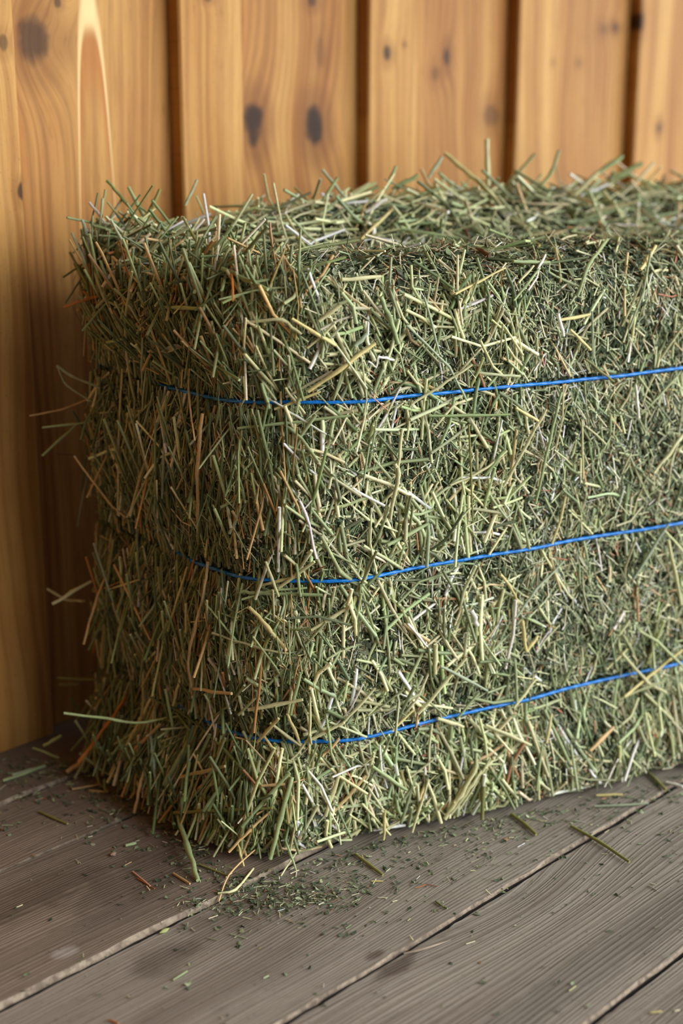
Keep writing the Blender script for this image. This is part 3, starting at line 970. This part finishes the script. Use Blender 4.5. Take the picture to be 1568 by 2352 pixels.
# the brown twig lying on the front rim
tw = [surf(x, y, 0.006)[0] for x, y in ((1068, 530), (1079, 556), (1100, 572), (1124, 588))]
link('twig', one_stem(tw, 0.0021, lin((92, 58, 40))), M_straw, bale, label='dark brown twig')


def big_leaf(name, p, ax, nor, L, W, rgb, **kw):
    b = Batch()
    u = np.linspace(-.5, .5, 9)
    sd_ = np.cross(nor, ax)
    V, C = [], []
    for q_ in u:
        ww = W * .5 * math.cos(q_ * math.pi * .96) ** .7
        h = 0.12 * L * math.sin(q_ * 4)
        for e, dz in ((-1, .25 * W), (0, 0), (1, .25 * W)):
            V.append(p + ax * q_ * L + sd_ * e * ww + nor * (h + dz * (ww / (W * .5))))
            C.append(lin(rgb))
    V = np.array(V) - BO
    F = []
    for k in range(8):
        for e in range(2):
            F += [k * 3 + e, k * 3 + e + 1, k * 3 + e + 4, k * 3 + e + 3]
    me = np_mesh(name, V, np.array(F), np.arange(16) * 4, np.full(16, 4), np.array(C), True)
    return link(name, me, M_leaf, bale, **kw)


lp = surf(394, 803, 0.010)[0]
big_leaf('curled_leaf', lp, unit(CR + 0.05 * CU), unit(-CF + CU * .6), 0.020, 0.008, (176, 184, 160), label='pale curled dry leaf')
lp = surf(332, 745, 0.012)[0]
b = Batch()
k = 40
cen = lp + rng.normal(0, 1, (k, 3)) * np.array([.003, .003, .008])
b.leaves(cen - BO, unit(rng.normal(size=(k, 3))), unit(rng.normal(size=(k, 3))), rng.uniform(.004, .009, k), rng.uniform(.0015, .003, k), palette(k, [((164, 140, 110), 1), ((190, 172, 140), 1), ((120, 96, 70), 1)]))
link('seed_head', b.mesh('seed_head'), M_leaf, bale, label='tan withered seed head')

# ------------------------------------------------------------------ hay bale: blue twine
t = NT('blue_twine')
t.b.inputs['Roughness'].default_value = 0.38
tc = t.n('ShaderNodeTexCoord')
nz = t.noise(tc.outputs['Object'], 500.0, 2.0)
t.put(t.b.inputs['Base Color'], t.mix(t.step(nz, .35, .7), (0, 104, 196), (20, 140, 224)))
M_twine = t.m
for z0 in STR_Z:
    r0 = int(round(z0 / (BH - 0.035) * 69))
    base = RG[r0].copy()
    # pulled tight: smooth the path, keep it just proud of the hay
    for _ in range(10):
        base = base * .5 + (np.roll(base, 1, 0) + np.roll(base, -1, 0)) * .25
    wob = np.sin(sl * 17 + z0 * 40) * .0008 + np.sin(sl * 60) * .0002
    base[:, 2] = z0 + wob + 0.006 * w_end * np.sin(sl * 9)
    base = base + ON * (0.0034 + 0.0014 * w_end - 0.012 * w_end * sm((OUT - O0) @ DE, 0.13, 0.22))[:, None]
    # resample evenly
    seg = np.linalg.norm(np.roll(base, -1, 0) - base, axis=1)
    cum = np.concatenate([[0], np.cumsum(seg)])
    n = int(cum[-1] / 0.0022)
    ss = np.linspace(0, cum[-1], n, endpoint=False)
    bb = np.concatenate([base, base[:1]])
    path = np.stack([np.interp(ss, cum, bb[:, q_]) for q_ in range(3)], -1)
    tn = unit(np.roll(path, -1, 0) - np.roll(path, 1, 0))
    sidev = unit(np.cross(tn, np.array([0, 0, 1.0])))
    upv = np.cross(sidev, tn)
    M = 12
    ang = np.arange(M) * 2 * np.pi / M
    tw_ = ss / 0.016 * 2 * np.pi
    rr = 0.0016 * (1 + 0.16 * np.cos(3 * (ang[None] - tw_[:, None] / 3)))
    V = path[:, None] + (sidev[:, None] * np.cos(ang)[None, :, None] + upv[:, None] * np.sin(ang)[None, :, None]) * rr[..., None]
    I = np.arange(n)[:, None] * M
    J = ((np.arange(n) + 1) % n)[:, None] * M
    m = np.arange(M)[None]
    m2 = (m + 1) % M
    F = np.stack([I + m, I + m2, J + m2, J + m], -1).reshape(-1, 4)
    me = np_mesh('twine', V.reshape(-1, 3) - BO, F.ravel(), np.arange(len(F)) * 4, np.full(len(F), 4), None, True)
    link('twine', me, M_twine, bale, label='taut blue baling twine')

# ------------------------------------------------------------------ loose hay on the floor
LOOSE = [
    # pixels, width, colour, label
    ((1310, 1897, 1375, 1932, 1445, 1980), 8, 'o', 'long olive stem lying across the plank joint right of the bale'),
    ((1364, 1852, 1430, 1850, 1489, 1845), 7, 'a', 'pale green stem over the plank joint at the right edge, above the long olive stem'),
    ((1481, 1770, 1505, 1790, 1529, 1815), 9, 'o', 'short olive stem leaning off the bale at the far right floor'),
    ((1529, 1797, 1568, 1807), 8, 'w', 'whitish straw strip at the right edge of the floor'),
    ((1369, 1827, 1429, 1825), 7, 'y', 'yellowish straw parallel to the bale, nearest its right foot'),
    ((1174, 1870, 1205, 1893, 1231, 1917), 9, 'o', 'tan stub pointing away from the bale foot below the right half'),
    ((816, 1962, 850, 1988, 879, 2010), 8, 'o', 'olive stub on the floor below the middle of the bale'),
    ((90, 1864, 125, 1880, 155, 1892), 7, 'o', 'dark olive stem with a pale tip on the floor at far left'),
    ((288, 1942, 312, 1936), 8, 'g', 'short pale green chip on the floor left of the bale corner'),
    ((305, 2002, 345, 2035), 5, 'i', 'pinkish sliver lying above the orange sliver left of the corner'),
    ((314, 2017, 355, 2041), 3, 'r', 'thin orange sliver on the brown plank left of the corner'),
    ((398, 2006, 436, 2030), 6, 't', 'tan piece of stem beside the leaning green stem at the corner'),
    ((397, 2251, 430, 2230), 5, 'g', 'small green stem piece alone on the plank at the bottom'),
    ((527, 2145, 567, 2156), 3, 'a', 'faint grey-green sliver below the pile of leaf crumbs'),
    ((250, 2342, 272, 2351), 6, 'r', 'orange sliver at the bottom edge of the picture'),
    ((500, 2052, 540, 2048, 582, 1995), 7, 'p', 'bent pale frayed strip lying on the joint by the corner'),
    ((457, 1985, 490, 1998, 525, 2012), 6, 'o', 'olive stem tucked under the near corner of the bale'),
    ((6, 1793, 55, 1778, 103, 1758), 9, 'g', 'long flat green blade on the floor at the left edge'),
    ((28, 1780, 70, 1768, 104, 1760), 8, 'a', 'shorter grey-green blade on top of the green blade at left'),
    ((165, 1813, 232, 1802), 6, 't', 'tan stem pointing left from the shaded foot of the bale'),
    ((205, 1816, 248, 1820), 6, 't', 'short tan stem lying just below the tan one at the shaded foot'),
    ((1000, 2070, 1012, 2080, 1027, 2087), 6, 'd', 'curled dark green leaf shred on the bare plank'),
    ((953, 2040, 968, 2036, 978, 2031), 2, 'r', 'tiny curled red thread on the bare plank'),
    ((1488, 2034, 1510, 2046), 3, 'a', 'grey-green thread on the plank at lower right'),
    ((1493, 2326, 1520, 2323), 6, 'y', 'cream seed hull on the last plank at lower right'),
    ((853, 2024, 880, 2024), 4, 'y', 'tiny yellow chip right of the leaf crumbs'),
]
for pxs, w, ck_, lab in LOOSE:
    px = [(pxs[k], pxs[k + 1]) for k in range(0, len(pxs), 2)]
    dep = float((ground(*px[0]) - CAM) @ CF)
    r = w * dep / FPX / 2 * 0.92
    pts = []
    zt = max(floor_top(ground(*q_)) for q_ in px)
    for q_ in px:
        pts.append(ground(*q_, zt + r * 1.02 + 0.0004))
    pts = np.array(pts)
    base = pts.mean(0)
    d = pts
    sub = [d[0]]
    for a, b_ in zip(d[:-1], d[1:]):
        for q_ in (.33, .66, 1.0):
            sub.append(a + (b_ - a) * q_)
    sub = np.array(sub)
    sub[1:-1] = sub[1:-1] * .5 + (sub[:-2] + sub[2:]) * .25
    rr = np.full(len(sub), r); rr[len(sub) // 2] *= 1.2; rr[-1] *= .85
    b = Batch()
    org = np.array([base[0], base[1], zt])
    b.tubes((sub - org)[None], rr[None], lin(COLS[ck_])[None] * .95, M=7, flat=0.8)
    o = link('loose_stem', b.mesh('loose_stem', True), M_straw, None, label=lab, category='hay stem', group='loose stems on the floor')
    o.location = org

# a splinter lifting off the plank beside the middle joint
sp_ = np.array([ground(x, y, tops[4] + h_) for x, y, h_ in ((927, 2190, .0008), (960, 2183, .0022), (1000, 2171, .0018), (1034, 2159, .0002))])
b = Batch()
b.tubes(sp_[None], np.array([[.0016, .0022, .0017, .0004]]), lin((150, 134, 116))[None], M=6, flat=.6)
link('splinter', b.mesh('splinter', True), M_straw, floor)

# crumbs and dust of dry leaf around the foot of the bale
def litter(n):
    xs, ys = rng.uniform(-60, 1700, n * 3), rng.uniform(1740, 2352, n * 3)
    # foot line of the bale in the picture
    foot = np.interp(xs, [-60, 100, 250, 430, 540, 650, 800, 1000, 1300, 1700], [1700, 1740, 1800, 1930, 1965, 1960, 1930, 1880, 1800, 1730])
    dd = ys - foot
    pr = np.where(dd > -15, np.exp(-np.maximum(dd, 0) / 55.0) * 0.75, 0) + 0.0045
    pr = np.where(dd < -15, 0, pr)
    patch = np.exp(-(((xs - 700) / 120) ** 2 + ((ys - 2055 + (xs - 700) * .12) / 26) ** 2)) * 1.3
    patch += np.exp(-(((xs - 560) / 60) ** 2 + ((ys - 2040) / 35) ** 2)) * .7
    patch += np.exp(-(((xs - 450) / 40) ** 2 + ((ys - 2075) / 14) ** 2)) * .8
    keep = rng.random(n * 3) < pr + patch
    P = np.array([ground(x, y) for x, y in zip(xs[keep], ys[keep])])
    ins = ((P - O0) @ -FR_N > -0.010 - 0.036 * sm((P - O0) @ DA, 0.06, 0.42)) & ((P - O0) @ -END_N > -0.042) & (P @ WN > -1.25)
    return P[~ins]


LB = Batch()
pp = litter(17000)
zt = np.array([floor_top(p) for p in pp])
pp[:, 2] = zt + 0.0011
k = len(pp)
a = rng.uniform(0, 6.28, k)
ax = unit(np.stack([np.cos(a), np.sin(a), rng.normal(0, .12, k)], -1))
ln = 0.0013 + 0.0068 * rng.random(k) ** 2.4
LB.leaves(pp, ax, unit(np.array([0, 0, 1.0]) + rng.normal(0, .25, (k, 3))), ln, ln * rng.uniform(.3, .6, k), palette(k, PAL_LEAF))
sel = rng.random(k) < 0.16
q_ = pp[sel] + rng.normal(0, .004, (sel.sum(), 3)) * np.array([1, 1, 0])
L = rng.uniform(.002, .011, len(q_))
r = rng.uniform(.0002, .0006, len(q_))
q_[:, 2] = np.array([floor_top(p) for p in q_]) + 0.0010
LB.tubes(np.stack([q_ - ax[sel] * np.array([1, 1, 0]) * L[:, None] / 2, q_ + ax[sel] * np.array([1, 1, 0]) * L[:, None] / 2], 1), r, palette(len(q_), PAL_CHIP), M=4, flat=.6, caps=False)
link('leaf_litter', LB.mesh('leaf_litter'), M_leaf, None, kind='stuff', label='dark green leaf crumbs and chaff strewn on the planks around the bale', category='hay litter')

# crumbs caught in the open joint left of the corner
for nm, (x, y), rgb, lab in (('seed_husk', (377, 2127), (176, 180, 110), 'pale green seed husk caught in the plank joint at lower left'),
                             ('hay_nugget', (260, 1957), (160, 128, 108), 'small pinkish hay nugget on the floor left of the bale')):
    p = ground(x, y, 0.003)
    me = bpy.data.meshes.new(nm)
    V, F = [], []
    for i_ in range(7):
        f_ = i_ / 6
        rr = math.sin(math.pi * min(max(f_, .04), .96)) * (0.0026 if nm == 'hay_nugget' else 0.0022)
        for j_ in range(8):
            w_ = j_ / 8 * 6.283
            V.append(((f_ - .5) * (0.007 if nm == 'hay_nugget' else 0.011), rr * math.cos(w_), rr * math.sin(w_) * .8 * (1 + .15 * math.sin(5 * f_ + j_))))
    for i_ in range(6):
        for j_ in range(8):
            F.append((i_ * 8 + j_, i_ * 8 + (j_ + 1) % 8, i_ * 8 + 8 + (j_ + 1) % 8, i_ * 8 + 8 + j_))
    me.from_pydata(V, [], F)
    me.polygons.foreach_set('use_smooth', [True] * len(F))
    o = link(nm, me, plain(nm + '_skin', rgb, .7, 300.0, tuple(int(v * .8) for v in rgb)), None, label=lab, category='hay crumb')
    o.location = (p[0], p[1], floor_top(p) + 0.0021)
    o.rotation_euler = (0, 0, math.radians(46))
